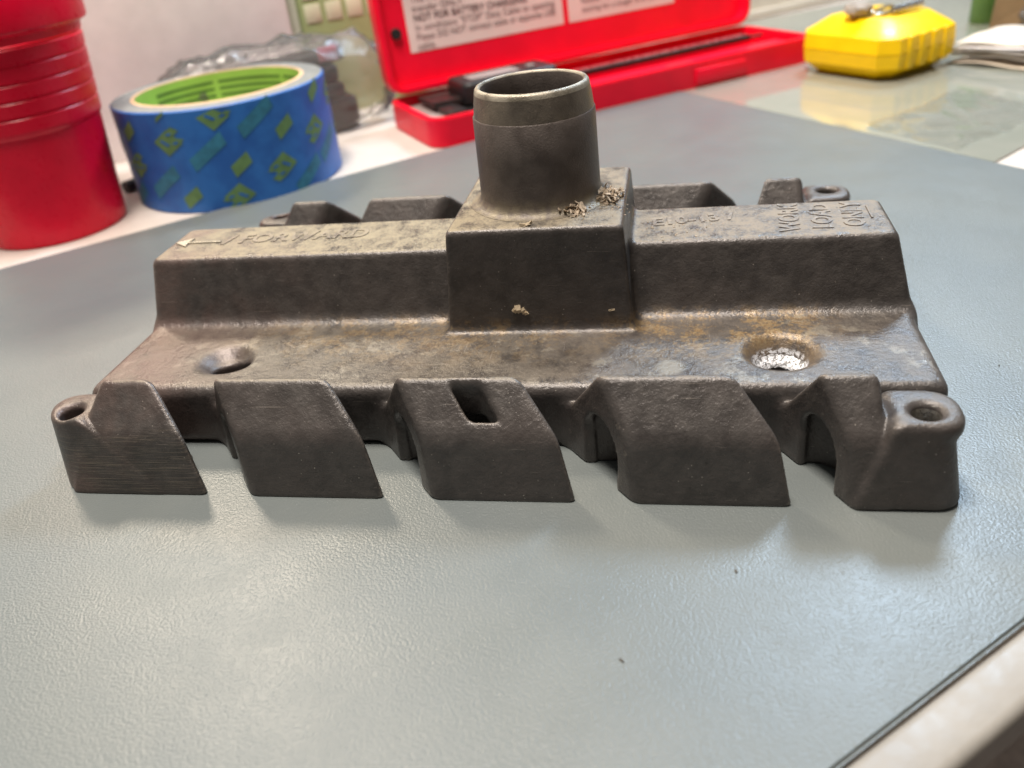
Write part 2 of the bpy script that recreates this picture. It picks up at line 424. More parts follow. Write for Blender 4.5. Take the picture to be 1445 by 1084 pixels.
def arm_d(X, Y, Z, i):
    A = np.abs(Y); tl, tr = LEGS[i]
    sl, sr = (.80, 1.02)
    q = A - 80.5
    L = (tl + sl * np.maximum(q, -14) - X - (33 - Z) * .05) / math.hypot(1, sl)
    R = (X - tr - sr * q - (33 - Z) * .05) / math.hypot(1, sr)
    if i == 0: L = (-131.0 - X - (33.7 - Z) * .46 + .05 * q) / 1.1
    if i == 4:
        L = (tl + .60 * q - X) / math.hypot(1, .60)
        R = (X - 98.0 - (33.7 - Z) * .10) / 1.02
    top = Z - 33.9
    inner = ((79.6 - A) * 15.8 + (Z - 33.8) * 10.4) / math.hypot(15.8, 10.4)
    slope = ((A - 81.2) * 13.6 + (Z - 33.7) * 10.6) / math.hypot(13.6, 10.6)
    face = ((A - 91.8) * 20 + (Z - 20.1) * 2.9) / math.hypot(20, 2.9)
    d = smax(smaxs([top, inner, slope], 1.5), face, 1.7)
    d = smax(d, L, 2.0)
    d = smax(d, R, 2.8)
    d = smax(d, -Z + 0 * X, .7)
    d = smax(d, 60 - A, 2)
    return d
def vault_d(X, Y, Z, i):
    A = np.abs(Y); tl, tr = LEGS[i]
    q = A - 80.5
    c = 81.7 - np.maximum(Z - 10, 0) * .12
    w = np.where(Z > 11.5, np.sqrt((A - c) ** 2 + ((Z - 11.5) * .70) ** 2), np.abs(A - c)) - 6.2
    R = (X - (tr - 6) - .95 * q) / 1.38
    return smax(w, R, 2.0)
def lug_d(X, Y, Z, s):
    A = np.abs(Y)
    zt = Z - 25.8
    face = ((A - 93.6) * 20 + (Z - 20.1) * 2.2) / math.hypot(20, 2.2)
    inn = 74.5 - A
    if s < 0:
        face = ((A - 91.9) * 20 + (Z - 20.1) * 2.9) / math.hypot(20, 2.9)
        out = (-151.2 - X + (25 - Z) * -.03); it = (X + 130 + (Z - 20) * .9) / 1.35
    else:
        out = smin(X - 115.8 - (25 - Z) * .17, smax(X - 118.4 + 0 * Z, ((18.4 - Z) + (X - 116.0) * .8) * .75, 2.0), 1.2); it = (100.0 + (Z - 25) * .34 - X) / 1.05
    d = smax(out, face, 14.0 if s < 0 else 8.0)
    d = smaxs([smax(d, inn, 9.0), it, -Z + 0 * X], 2.0) if s > 0 else smaxs([smax(d, inn, 9.0), it, -Z + 0 * X], 1.2)
    return smax(d, zt, 2.4)

def field(X, Y, Z):
    A = np.abs(Y)
    d = plate_d(X, Y, Z)
    d = smin(d, ridge_d(X, Y, Z), 4.5)
    d = smin(d, boss_d(X, Y, Z), 3.0)
    return d

H = .62
gx = np.arange(-156, 128, H, dtype=f32); gy = np.arange(-100, 3 * H, H, dtype=f32); gz = np.arange(-2.2, 61, H, dtype=f32)
gy = (gy - gy[np.abs(gy).argmin()] + f32(H * .5)).astype(f32)      # symmetric about y = 0
X, Y, Z = gx[:, None, None], gy[None, :, None], gz[None, None, :]
F = field(X, Y, Z).astype(f32) + np.zeros((len(gx), len(gy), len(gz)), f32)
jy = np.searchsorted(gy, -50.0)
for i in range(5):
    tl, tr = LEGS[i]
    a, c = np.searchsorted(gx, [tl - 32, tr + 32])
    sub = F[a:c, :jy]
    Xs, Ys = gx[a:c, None, None], gy[None, :jy, None]
    d = arm_d(Xs, Ys, Z, i)
    sub = smin(sub, d, 3.0)
    F[a:c, :jy] = sub
for s in (-1, 1):
    a, c = (0, np.searchsorted(gx, -95)) if s < 0 else (np.searchsorted(gx, 80), len(gx))
    Xs, Ys = gx[a:c, None, None], gy[None, :jy, None]
    F[a:c, :jy] = smin(F[a:c, :jy], lug_d(Xs, Ys, Z, s), .7 if s < 0 else 1.6)
for i in range(5):
    tl, tr = LEGS[i]
    a, c = np.searchsorted(gx, [tl - 32, tr + 32])
    Xs, Ys = gx[a:c, None, None], gy[None, :jy, None]
    v = vault_d(Xs, Ys, Z, i)
    if i == 0: v = smax(v, (-118.0 + .8 * (np.abs(Ys) - 80.5)) - Xs + 0 * Z, 2.0)
    A_ = np.abs(Ys); face_x = tl + (.6 if i == 4 else .8) * (A_ - 80.5)
    cav = smaxs([74.6 - A_ + 0 * Z * Xs, (A_ - 89.6) + 0 * Z, (Z - 21.0 + np.maximum(A_ - 82, 0) * 1.1) / 1.2, face_x + 1.9 - Xs, (Xs - (tr - 6.5) - .95 * (A_ - 80.5)) / 1.38], 2.0)
    if i not in (0,): F[a:c, :jy] = smax(F[a:c, :jy], -cav, .8)
    lim = np.maximum(v, (tl - 9 + .8 * (np.abs(Ys) - 80.5)) - Xs)
    F[a:c, :jy] = smax(F[a:c, :jy], -lim, .6)
# lug holes
for hx in (-141.6, 109.2):
    a, c = np.searchsorted(gx, [hx - 14, hx + 14])
    Xs = gx[a:c, None, None]
    r = np.sqrt((Xs - hx) ** 2 + (Y[:, :jy] + 85.6) ** 2)
    hole = np.maximum(r - 3.7, 6 - Z)
    cone = np.maximum((r - 4.9 + (25.8 - Z) * .9) * .74, 23 - Z)
    F[a:c, :jy] = smax(F[a:c, :jy], -np.minimum(hole, cone), .8)
# countersunk plate holes
a, c = np.searchsorted(gx, [55, 99]); Xs = gx[a:c, None, None]
r = np.sqrt((Xs - 77) ** 2 + (Y + 46.5) ** 2)
cut = smin(np.maximum(r - 7.2, 3 - Z), smax((r - 11.2 + (ZP - Z) * .75) * .8, 14 - Z, 1.5), 1.5)
F[a:c] = smax(F[a:c], -cut, 2.0)
a, c = np.searchsorted(gx, [-130, -86]); Xs = gx[a:c, None, None]
r = np.sqrt((Xs + 107.5) ** 2 + (Y + 47.5) ** 2)
bowl = np.sqrt(r * r + (Z - ZP - 7.6) ** 2) - 11.9
r2 = np.sqrt(((Xs + 105.0) * .8) ** 2 + (Y + 50.0) ** 2)
pit = np.maximum(r2 - 5.6, 5 - Z)
F[a:c] = smax(F[a:c], -smin(bowl, pit, 1.0), 2.2)
# slot through the third arm
a, c = np.searchsorted(gx, [-40, 20]); Xs = gx[a:c, None, None]; Ya = np.abs(Y[:, :jy])
q = Ya - 80.5
xs = Xs - .95 * q
slot = smaxs([(np.abs(xs + 15.1) - 4.4) / 1.2 + 0 * Z, np.abs(Ya - 84.9) - 3.3 + 0 * xs, 12 - Z + 0 * xs], 1.6)
F[a:c, :jy] = smax(F[a:c, :jy], -slot, 1.4)

def surface_nets(F, gx, gy, gz):
    nx, ny, nz = F.shape
    ins = F < 0
    cnt = np.zeros((nx - 1, ny - 1, nz - 1), np.uint8)
    for i in (0, 1):
        for j in (0, 1):
            for k in (0, 1):
                cnt += ins[i:nx - 1 + i, j:ny - 1 + j, k:nz - 1 + k]
    act = (cnt > 0) & (cnt < 8)
    I, J, K = np.nonzero(act)
    idx = np.full(act.shape, -1, np.int64); idx[I, J, K] = np.arange(len(I))
    acc = np.zeros((len(I), 3)); num = np.zeros(len(I))
    cs = [(i, j, k) for i in (0, 1) for j in (0, 1) for k in (0, 1)]
    for p in cs:
        for ax in range(3):
            if p[ax]: continue
            q = list(p); q[ax] = 1
            fa = F[I + p[0], J + p[1], K + p[2]]; fb = F[I + q[0], J + q[1], K + q[2]]
            m = (fa < 0) != (fb < 0)
            t = np.where(m, fa / np.where(m, fa - fb, 1), 0)
            pos = np.array(p, float)[None, :].repeat(len(I), 0); pos[:, ax] += t
            acc[m] += pos[m]; num[m] += 1
    P = acc / num[:, None] + np.stack([I, J, K], 1)
    quads = []
    for ax in range(3):
        s1 = [slice(None)] * 3; s2 = [slice(None)] * 3
        s1[ax] = slice(0, -1); s2[ax] = slice(1, None)
        a, b_ = ins[tuple(s1)], ins[tuple(s2)]
        E = np.argwhere(a != b_)
        o1, o2 = [x for x in range(3) if x != ax]
        ok = (E[:, o1] > 0) & (E[:, o2] > 0) & (E[:, o1] < F.shape[o1] - 1) & (E[:, o2] < F.shape[o2] - 1)
        E = E[ok]
        def cell(d1, d2):
            e = E.copy(); e[:, o1] -= d1; e[:, o2] -= d2
            return idx[e[:, 0], e[:, 1], e[:, 2]]
        Q = np.stack([cell(1, 1), cell(0, 1), cell(0, 0), cell(1, 0)], 1)
        fl = a[E[:, 0], E[:, 1], E[:, 2]]
        if ax == 1: fl = ~fl
        Q[~fl] = Q[~fl][:, ::-1]
        quads.append(Q)
    return P, np.concatenate(quads)

P, Q = surface_nets(F, gx, gy, gz)
def tri(G, P):
    i = np.clip(P.astype(int), 0, np.array(G.shape) - 2); t = P - i
    r = 0
    for a in (0, 1):
        for b_ in (0, 1):
            for c in (0, 1):
                wgt = (t[:, 0] if a else 1 - t[:, 0]) * (t[:, 1] if b_ else 1 - t[:, 1]) * (t[:, 2] if c else 1 - t[:, 2])
                r = r + wgt * G[i[:, 0] + a, i[:, 1] + b_, i[:, 2] + c]
    return r
def grad(P):
    g = []
    for ax in range(3):
        e = np.zeros(3); e[ax] = .9
        g.append((tri(F, P + e) - tri(F, P - e)) / (1.8 * H))
    return np.stack(g, 1)
for _ in range(2):
    g = grad(P); v = tri(F, P); n2 = np.maximum((g * g).sum(1), .05)
    P = P - np.clip(v / n2, -.6, .6)[:, None] * g / H
N = grad(P); N /= np.linalg.norm(N, axis=1, keepdims=True) + 1e-9
W = np.stack([gx[0] + P[:, 0] * H, gy[0] + P[:, 1] * H, gz[0] + P[:, 2] * H], 1)
# drop the quads past the mirror plane
cy = W[Q][:, :, 1].mean(1)
Q = Q[cy < 0]
near = np.abs(W[:, 1]) < H * .6
# part of each vertex: nearest primitive
x_, y_, z_ = W[:, 0], W[:, 1], W[:, 2]
cand = [plate_d(x_, y_, z_) - .6, ridge_d(x_, y_, z_), boss_d(x_, y_, z_)]
for i in range(5): cand.append(np.where(y_ < -62, np.minimum(arm_d(x_, y_, z_, i), np.where(np.abs(vault_d(x_, y_, z_, i)) < 1.2, .5, 99)), 99))
for s in (-1, 1): cand.append(np.where(y_ < -70, lug_d(x_, y_, z_, s) + .05, 99))
part = np.argmin(np.stack(cand), 0)
fpart = part[Q[:, 0]]
names = ['base_plate', 'ridge', 'boss_block'] + ['arm'] * 5 + ['mounting_lug'] * 2
cast = thing('cast_metal_housing', 'dark brown cast metal housing with upright tube and swept side arms on the mat', 'casting', (0, 0, 0))
for k, nm in enumerate(names):
    fs = Q[fpart == k]
    if not len(fs): continue
    u, inv = np.unique(fs, return_inverse=True)
    V = W[u]; Nn = N[u]; fs = inv.reshape(fs.shape)
    Vm = V * [1, -1, 1]; Nm = Nn * [1, -1, 1]
    mm = CASTB if k in (3, 8) else CAST
    if k == 1:
        fx = V[fs][:, :, 0].mean(1)
        for half in (fx < 0, fx >= 0):
            uu_, iv = np.unique(fs[half], return_inverse=True); f2 = iv.reshape(fs[half].shape)
            mesh(nm, np.concatenate([V[uu_], Vm[uu_]]), np.concatenate([f2, f2[:, ::-1] + len(uu_)]), mm, cast, nrm=np.concatenate([Nn[uu_], Nm[uu_]]))
    elif k < 3:
        mesh(nm, np.concatenate([V, Vm]), np.concatenate([fs, fs[:, ::-1] + len(V)]), mm, cast, nrm=np.concatenate([Nn, Nm]))
    else:
        mesh(nm, V, fs, mm, cast, nrm=Nn)
        mesh(nm, Vm, fs[:, ::-1], CAST, cast, nrm=Nm)

# upright tube with a turned end
def arc(r0, z0, rad, a0, a1, n=6): return [(r0 + rad * math.cos(math.radians(a0 + (a1 - a0) * i / n)), z0 + rad * math.sin(math.radians(a0 + (a1 - a0) * i / n))) for i in range(n + 1)]
prof = [(24.6, 58.2), (24.4, 58.45)] + arc(24.4, 62.2, 3.7, 270, 180, 6) + [(20.6, 66), (20.45, 76), (20.3, 87.6), (20.0, 88.0)]
tb = lathe('outlet_tube', prof + [(15.0, 88.0), (15.6, 60), (0, 59.5)], TUBE, cast)
lathe('turned_band', [(15.9, 66), (16.2, 94), (16.3, 96.3)][::-1] [0:0] + [(19.9, 87.9), (19.85, 88.4), (19.45, 92), (18.95, 95.2)], RIMB, tb)
lathe('rim', [(18.95, 95.2), (18.7, 96.3), (18.2, 96.9), (17.5, 97.1), (17.0, 96.8), (16.8, 96.4)], BARE, tb)
lathe('bore', [(16.8, 96.4), (16.5, 95.4), (16.4, 92), (16.2, 80), (16.0, 62), (15.9, 59.3)], TUBE, tb)

# corroded insert in the right plate hole, metal bushing in the right ear
def rough_ring(name, prof, m, parent, loc, amp, seed, seg=72):
    V, Fq = [], []
    for r_, z_ in prof:
        for i in range(seg):
            a = 2 * math.pi * i / seg; p_ = Vector((r_ * math.cos(a), r_ * math.sin(a), z_))
            k = amp * (mnoise.noise(p_ * .9 + Vector((seed, 0, 0))) + .7 * mnoise.noise(p_ * 2.3 + Vector((0, seed, 0))))
            V.append((p_.x * (1 + k * .06), p_.y * (1 + k * .06), p_.z + k))
    for q_ in range(len(prof) - 1):
        for i in range(seg): j = (i + 1) % seg; Fq.append((q_ * seg + i, q_ * seg + j, (q_ + 1) * seg + j, (q_ + 1) * seg + i))
    return mesh(name, V, Fq, m, parent, loc)
b = NB('white_corrosion')
CORR = b.fin(b.mix(b.ramp(b.noise(.9, 5, .7), .40, .56), (.17, .165, .16), (.80, .81, .84)), b.ramp(b.noise(1.2, 4), .3, .7, .25, .7), b.bump(b.noise(1.6, 4), .6, .8), .35, .6)
rough_ring('corroded_ring', [(10.6, 20.1), (9.8, 19.2), (8.9, 18.2), (8.1, 17.0), (7.2, 16.0), (6.5, 15.3), (5.7, 14.8), (5.0, 14.0), (4.7, 13.0)], CORR, cast, (77, -46.5, 0), .55, 3.1)
lathe('threaded_bore', [x for k in range(7) for x in ((5.1, 13.6 - k * 1.2), (4.7, 13.0 - k * 1.2))] + [(0, 4.8)], DARKM, cast, (77, -46.5, 0), 48)
rough_ring('ear_bushing', [(4.3, 25.0), (4.0, 24.8), (3.75, 24.2), (3.55, 23.2), (3.5, 15)], plain('bushing_steel', (.36, .34, .31), .3, .3, .2, 1.5, metal=.8, nscale=.6), cast, (109.2, -85.6, 0), .12, 1.7)

# raised lettering on the ridge
def letter(txt, size, x, y, rot, parent=cast, ex=.32, nm='lettering', sx=1.0, off=0.0):
    V, Fc = text_mesh(txt, size, ex, .3)
    cr, sr = math.cos(rot), math.sin(rot)
    V2 = [(x + (vx * sx) * cr - vy * sr, y + (vx * sx) * sr + vy * cr, ZR - .05 + vz) for vx, vy, vz in V]
    return mesh(nm, V2, Fc, CAST, parent, smooth=False)
letter('FORWARD', 11.5, -117.5, 1.2, math.radians(1.5), sx=.90)
letter('/', 12, -123.5, 0.8, 0)
letter('E10-13 /', 9.0, 37.5, .8, math.radians(6), sx=.92)
letter('WORK', 8.8, 82.5, -12.0, math.radians(86), sx=.93)
letter('LOAD', 8.8, 93.0, -10.5, math.radians(86), sx=.93)
letter('ONLY', 8.8, 103.0, -9.5, math.radians(86), sx=.93)
bm = box_bm(-138.5, -124.8, -.9, .1, ZR - .3, ZR + .55, .2)
from_bm('arrow_mark', bm, ARROW, cast)
bm = bmesh.new()
vs = [(-143.5, -.6), (-137.5, 3.4), (-138.3, -.4), (-137.5, -4.6)]
a_ = [bm.verts.new((x, y, ZR - .3)) for x, y in vs]; b_ = [bm.verts.new((x, y, ZR + .6)) for x, y in vs]
bm.faces.new(b_); bm.faces.new(a_[::-1])
for i in range(4): bm.faces.new((a_[i], a_[(i + 1) % 4], b_[(i + 1) % 4], b_[i]))
from_bm('arrow_mark', bm, ARROW, cast)
from_bm('raised_bar', box_bm(108.6, 109.4, -3, 8, ZR - .3, ZR + .4, .2), CAST, cast)

# rust flakes piled at the foot of the tube
V, Fc = [], []
def flake(c, l, wd, th, rot):
    b0 = len(V)
    R = rot
    for sx in (-1, 1):
        for sy in (-1, 1):
            for sz in (-1, 1):
                j = Vector((sx * l * random.uniform(.7, 1.2), sy * wd * random.uniform(.5, 1.3), sz * th))
                V.append(tuple(Vector(c) + R @ j))
    for f in ((0, 1, 3, 2), (4, 6, 7, 5), (0, 4, 5, 1), (2, 3, 7, 6), (0, 2, 6, 4), (1, 5, 7, 3)): Fc.append([b0 + i for i in f])
from mathutils import Euler
for i in range(230):
    big_ = random.random() < .64
    if big_: x, y, top_ = random.gauss(23.5, 1.9), random.gauss(-6.5, 2.6), 3.6
    else: x, y, top_ = random.gauss(14.0, 2.6), random.gauss(-18.2, 1.5), 2.4
    rr_ = math.hypot(x, y)
    if rr_ < 21.6: x *= 21.6 / rr_; y *= 21.6 / rr_
    if x > 28.8 or y < -28: continue
    hgt = random.random() ** 1.4 * top_
    sz = random.choice((.35, .5, .6, .8, 1.0, 1.6))
    flake((x, y, ZB + .15 + hgt), sz * random.uniform(.7, 1.3), sz * random.uniform(.3, .6), random.uniform(.05, .25), Euler((random.gauss(0, .6), random.gauss(0, .6), random.uniform(0, 6.3))).to_matrix())
for i in range(60):
    flake((random.uniform(8, 32) if i % 2 else random.uniform(33, 60), random.gauss(-16, 5) if i % 2 else random.gauss(-4, 7), (ZB if i % 2 else ZR) + .1), random.uniform(.12, .45), .15, .08, Euler((0, 0, random.uniform(0, 6))).to_matrix()) if True else None
o = mesh('rust_flakes', V, Fc, FLAKE, None, smooth=False); tag(o, 'small pile of brown rust flakes beside the tube foot', 'rust flakes', kind='stuff')
V, Fc = [], []
for c, n in (((-5.9, -31.25, 30.2), 7), ((26.0, -31.2, 29.4), 1), ((-1.9, -27.9, 58.6), 5)):
    for i in range(n):
        flake((c[0] + random.gauss(0, 1.1), c[1] + random.uniform(-.1, .3), c[2] + random.gauss(0, 1.0) * (1 if c[2] < 50 else .1)), random.uniform(.7, 1.9) * (1 if c[0] < 0 else .6), .3, random.uniform(.4, .9) * (1 if c[0] < 0 else .6), Euler((random.gauss(0, .3), random.uniform(-1, 1), random.gauss(0, .3))).to_matrix())
o = mesh('pale_chips', V, Fc, CHIP, None, smooth=False); tag(o, 'pale crusty chips stuck on the square boss block', 'chips', kind='stuff')
V, Fc = [], []
for c in ((33, 340 - 340 - 150), (60, -120), (150, -20), (-170, -60), (140, 120)):
    flake((c[0], c[1], .2), random.uniform(.2, .6), .2, .15, Euler((0, 0, random.uniform(0, 6))).to_matrix())
o = mesh('specks', V, Fc, SPECK, None, smooth=False); tag(o, 'tiny dark specks of dirt scattered on the mat', 'dirt', kind='stuff')

# ------------------------------------------------------------------ blue tape roll
TP = (-239.8, 240.5, -2); TR, TH, TI = 66.5, 61.0, 51.5
tape = thing('tape_roll', 'roll of blue masking tape with green printed marks and green core', 'tape roll', TP)
lathe('tape_side', [(TR - 1.2, 0), (TR, .8), (TR, TH - .8), (TR - 1, TH)], BLUE, tape, seg=128)
lathe('tape_edge', [(TR - 1, TH), (TI + 2.6, TH + .1)], RIMG, tape, seg=128)
lathe('cardboard_core', [(TI + 2.6, TH + .1), (TI + 2, TH + .5), (TI + .2, TH + .5), (TI, TH - .2)], CARD, tape, seg=128)
core = lathe('core_lining', [(TI, TH - .2), (TI, 0)], CORE, tape, seg=128)
def wrap(V, R, ang0, z0):
    out = []
    for vx, vy, vz in V:
        a = ang0 + vx / R
        out.append(((R + vz) * math.cos(a), (R + vz) * math.sin(a), z0 + vy))
    return out
def patch(name, pts, R, ang0, z0, m, parent, inward=False, n=6):
    # a filled slanted strip, subdivided so that it follows the curve
    (x0, y0), (x1, y1), (x2, y2), (x3, y3) = pts
    V, Fq = [], []
    for i in range(n + 1):
        t = i / n
        V.append((x0 + (x1 - x0) * t, y0 + (y1 - y0) * t, 0)); V.append((x3 + (x2 - x3) * t, y3 + (y2 - y3) * t, 0))
    for i in range(n): Fq.append((2 * i, 2 * i + 2, 2 * i + 3, 2 * i + 1))
    if inward: Fq = [f[::-1] for f in Fq]
    return mesh(name, wrap(V, R, ang0, z0), Fq, m, parent)
def rect(cx, cy, wd, hh, rot, skew=0):
    c, s = math.cos(rot), math.sin(rot)
    return [(cx + (a * wd / 2 + b_ * skew) * c - b_ * hh / 2 * s, cy + (a * wd / 2 + b_ * skew) * s + b_ * hh / 2 * c) for a, b_ in ((-1, -1), (1, -1), (1, 1), (-1, 1))]
SL = math.radians(33)
def clampz(pts, z): return [(x, max(min(y, TH - 1.2 - z), 1.2 - z)) for x, y in pts]
def logo(ang, z, size=17, flip=0):
    c, s_ = math.cos(SL), math.sin(SL); e = -1 if flip else 1
    def put(x, y, w_, h_, m, R_, nm='printed_mark', rot=SL):
        x, y = x * e, y * e
        patch(nm, clampz(rect(x * c - y * s_, x * s_ + y * c, w_, h_, rot, -1.2), z), R_, ang, z, m, tape)
    put(-1, 0, 13, 11.5, MARK, TR + .22)
    put(6.6, 3.0, 5, 4.5, MARK, TR + .24)
    put(6.6, -3.4, 2.8, 2.6, MARK, TR + .26)
    put(-2.6, 1.0, 1.8, 5.2, BLUE, TR + .30, 'unprinted_gap')
    put(3.4, 3.0, 2.6, 1.7, BLUE, TR + .32, 'unprinted_gap')
    put(3.4, -3.0, 2.6, 1.6, BLUE, TR + .34, 'unprinted_gap')
def block(ang, z, w_=11, h_=9): return patch('printed_mark', rect(0, 0, w_ * .95, h_ * .62, SL, 1.0), TR + .25, ang, z, MARK, tape)
def strip(ang, z, w_=25, h_=6.5): return patch('printed_mark', rect(0, 0, w_, h_, SL, 1), TR + .2, ang, z, MARKF, tape)
for a, z, fl in ((-93.9, 43.9, 0), (-67.5, 56.0, 0), (-40.1, 19.5, 1), (-13.2, 34.3, 1), (-66.0, 7.5, 1), (-122.2, 28.6, 0), (14, 50, 1), (-150, 14, 0), (30, 16, 0), (60, 34, 0)):
    logo(math.radians(a), z, 21, math.pi * fl)
for a, z in ((-75.3, 36.2), (-47.8, 51.0), (-103.7, 19.7), (-24.8, 9.5), (-2.8, 22), (-132, 8), (40, 44)): strip(math.radians(a), z, 26, 7.5)
for a, z in ((-33.9, 41.6), (-60.6, 26.1), (-89.7, 10.2), (-120.5, 49.4), (-7.3, 55.5), (20, 28), (-145, 38)): block(math.radians(a), z, 14, 11)
block(math.radians(-95), 58.6, 8, 3)
# rows of fine print inside the core
for s0, s1 in ((20, 62), (66, 118), (122, 170)):
    for r_ in range(4):
        patch('core_print_line', [(0, 0), (TI * math.radians(s1 - s0), 0), (TI * math.radians(s1 - s0), 2.0), (0, 2.0)], TI - .15, math.radians(s0), TH - 7 - r_ * 4.4, COREP, core, True, 24)

# ------------------------------------------------------------------ red tumbler
cupo = thing('red_cup', 'tall glossy red ribbed plastic cup standing left of the tape', 'cup', (-328, 164, -2))
pr = [(0, 1), (34, 1), (37, 0)] + arc(37.6, 2.2, 2.2, 270, 360, 4) + [(40.2, 8), (44.4, 62)]
lathe('lower_body', pr, RED, cupo)
pr = [(44.4, 62), (45.4, 63.2), (45.9, 65)]
z = 65; r = 45.9
pr2 = []
for k in range(5):
    pr2 += [(r, z), (r + .5, z + 6.6), (r - .2, z + 7.4), (r + .1, z + 8.2)]
    z += 8.6; r += .75
rb = lathe('ribbed_band', pr + pr2, RED, cupo)
pr = [(r, z), (r + .6, z + 4), (r + 3.4, z + 5.2)] + arc(r + 3.0, z + 7.2, 2.0, 300, 360, 4) + [(r + 7, z + 45), (r + 6, z + 46.5), (r + 4.2, z + 45), (r + 1.2, z + 6)]
lathe('rim_band', pr, RED, cupo)

# ------------------------------------------------------------------ red caliper case
KA = math.radians(35.2); KP = (-114.6, 277.8, -2); KL, KW, KH = 335, 93.5, 20.4
case = thing('caliper_case', 'open bright red plastic case with label sheets inside its raised lid', 'case', KP, KA)
def tray_bm(L, Wd, Hh, wall, fl, rad):
    bm = box_bm(0, L, 0, Wd, 0, Hh, 0, 2, rad)
    tf = max((f for f in bm.faces), key=lambda f: f.calc_center_median().z)
    bmesh.ops.inset_region(bm, faces=[tf], thickness=wall)
    ex = bmesh.ops.extrude_face_region(bm, geom=[tf])
    vs = [v for v in ex['geom'] if isinstance(v, bmesh.types.BMVert)]
    bmesh.ops.translate(bm, verts=vs, vec=(0, 0, -(Hh - fl)))
    bmesh.ops.delete(bm, geom=[tf], context='FACES') if tf.is_valid else None
    bmesh.ops.bevel(bm, geom=[e for e in bm.edges if len(e.link_faces) == 2 and e.calc_face_angle(0) > .7], offset=1.2, segments=2, affect='EDGES')
    return bm
tray = from_bm('tray', tray_bm(KL, KW, KH, 5, 5, 14), REDC, case)
from_bm('moulded_insert', box_bm(112, KL - 9, 8, 40, 5.2, 15.5, 2.5, 3), REDC, case)
from_bm('moulded_insert', box_bm(112, KL - 9, 64, KW - 8, 5.2, 15.5, 2.5, 3), REDC, case)
from_bm('recess_shade_patch', box_bm(205, 232, 14, 30, 15.3, 15.75, 0, 2, 7.5), plain('red_recess_shade', (.30, .005, .015), .5, .1), case)  # flat dark patch, the shade of a recess painted into its red
from_bm('latch', box_bm(215, 262, -2.2, .3, 4, 15, .8), REDC, case)
from_bm('grey_pad', box_bm(10, 104, 8, KW - 8, 5.2, 13.5, 2), GREYP, case)
from_bm('pad_slot', box_bm(40, 52, 10, 50, 13.6, 14.0, .1), BLACK, case)
lid_parts = []
bm = tray_bm(KL, 104, 14, 5, 4, 14)
LT = math.radians(-4)
# the lid's opening faces the tray: stand it on the hinge line at the back
Rl = Matrix.Translation((0, KW + 2.0, KH + 1.5)) @ Matrix.Rotation(math.radians(90) - LT * -1, 4, 'X')
bmesh.ops.transform(bm, matrix=Rl, verts=bm.verts)
lid = from_bm('lid', bm, REDC, case)
def lidp(u, v, h=0): return Rl @ Vector((u, v, h))
def lid_sheet(u0, u1, v0, v1, m, nm, h=4.4, parent=None, sk=0):
    vs = [lidp(u0, v0, h), lidp(u1, v0, h), lidp(u1, v1, h), lidp(u0, v1, h), lidp(u0, v0, h - .3), lidp(u1, v0, h - .3), lidp(u1, v1, h - .3), lidp(u0, v1, h - .3)]
    return mesh(nm, vs, [(0, 1, 2, 3), (7, 6, 5, 4), (0, 4, 5, 1), (1, 5, 6, 2), (2, 6, 7, 3), (3, 7, 4, 0)], m, parent or case, smooth=False)
lid_sheet(25, 156, 27, 96, LABELM, 'label_sheet', parent=lid)
lid_sheet(161, 262, 27, 96, LABELM, 'label_sheet', parent=lid)
def lid_text(lines, u, v, size, step, width):
    V, Fc = [], []
    for i, t in enumerate(lines):
        a, f = text_mesh(t, size, 0, size * (.02 if t.upper() == t else 0))
        mx = max(x for x, y, z in a); sx = min(1, width / mx)
        b0 = len(V)
        V += [tuple(lidp(u + x * sx, v - i * step + y, 4.75)) for x, y, z in a]; Fc += [[b0 + q for q in ff_] for ff_ in f]
    return mesh('label_text', V, Fc, INK, lid, smooth=False)
lid_text(['The Model is for USB data', 'transfer ONLY.', 'NOT FOR BATTERY CHARGING', 'In conditions "STOP" Data Cable to opening', 'Please DO NOT connect cable or opposite USB', 'cable.'], 31, 63, 6.6, 6.5, 118)
lid_text(['Notice: remove the cell when', 'storing for a longer time (LR44)'], 173, 41.1, 6.2, 6.3, 82)
q = lathe('rubber_stop', [(0, 2.5), (3.6, 2.5), (4.0, 2), (4.0, 0)], BLACK, lid, seg=24)
q.matrix_local = Matrix.Translation(lidp(15.5, 42, 4.2) * S) @ Rl.to_3x3().to_4x4()

cal = thing('digital_caliper', 'dark digital caliper with long beam lying in the red case', 'caliper', KP, KA)
from_bm('beam', box_bm(20, 306, 47, 58, 16.5, 20.5, .5), DARKM, cal)
from_bm('beam_scale', box_bm(110, 300, 50, 55, 20.6, 20.9, .1), STEEL, cal)
hd = from_bm('slider_head', box_bm(42, 120, 38, 76, 14.5, 31, 3, 3, 6), BLACK, cal)
from_bm('display', box_bm(52, 92, 47, 65, 31.05, 31.4, .1), GREYP, hd)
from_bm('button', box_bm(100, 106, 50, 56, 31.05, 32.2, .4), GREYP, hd)
bm = box_bm(20, 50, 58, 80, 16.5, 20, .5)
from_bm('jaw', bm, DARKM, cal)
bm = box_bm(22, 36, 20, 47, 14.5, 18, .5); from_bm('jaw', bm, DARKM, cal)
from_bm('depth_rod', box_bm(306, 322, 51, 54, 16.8, 18.6, .3), DARKM, cal)

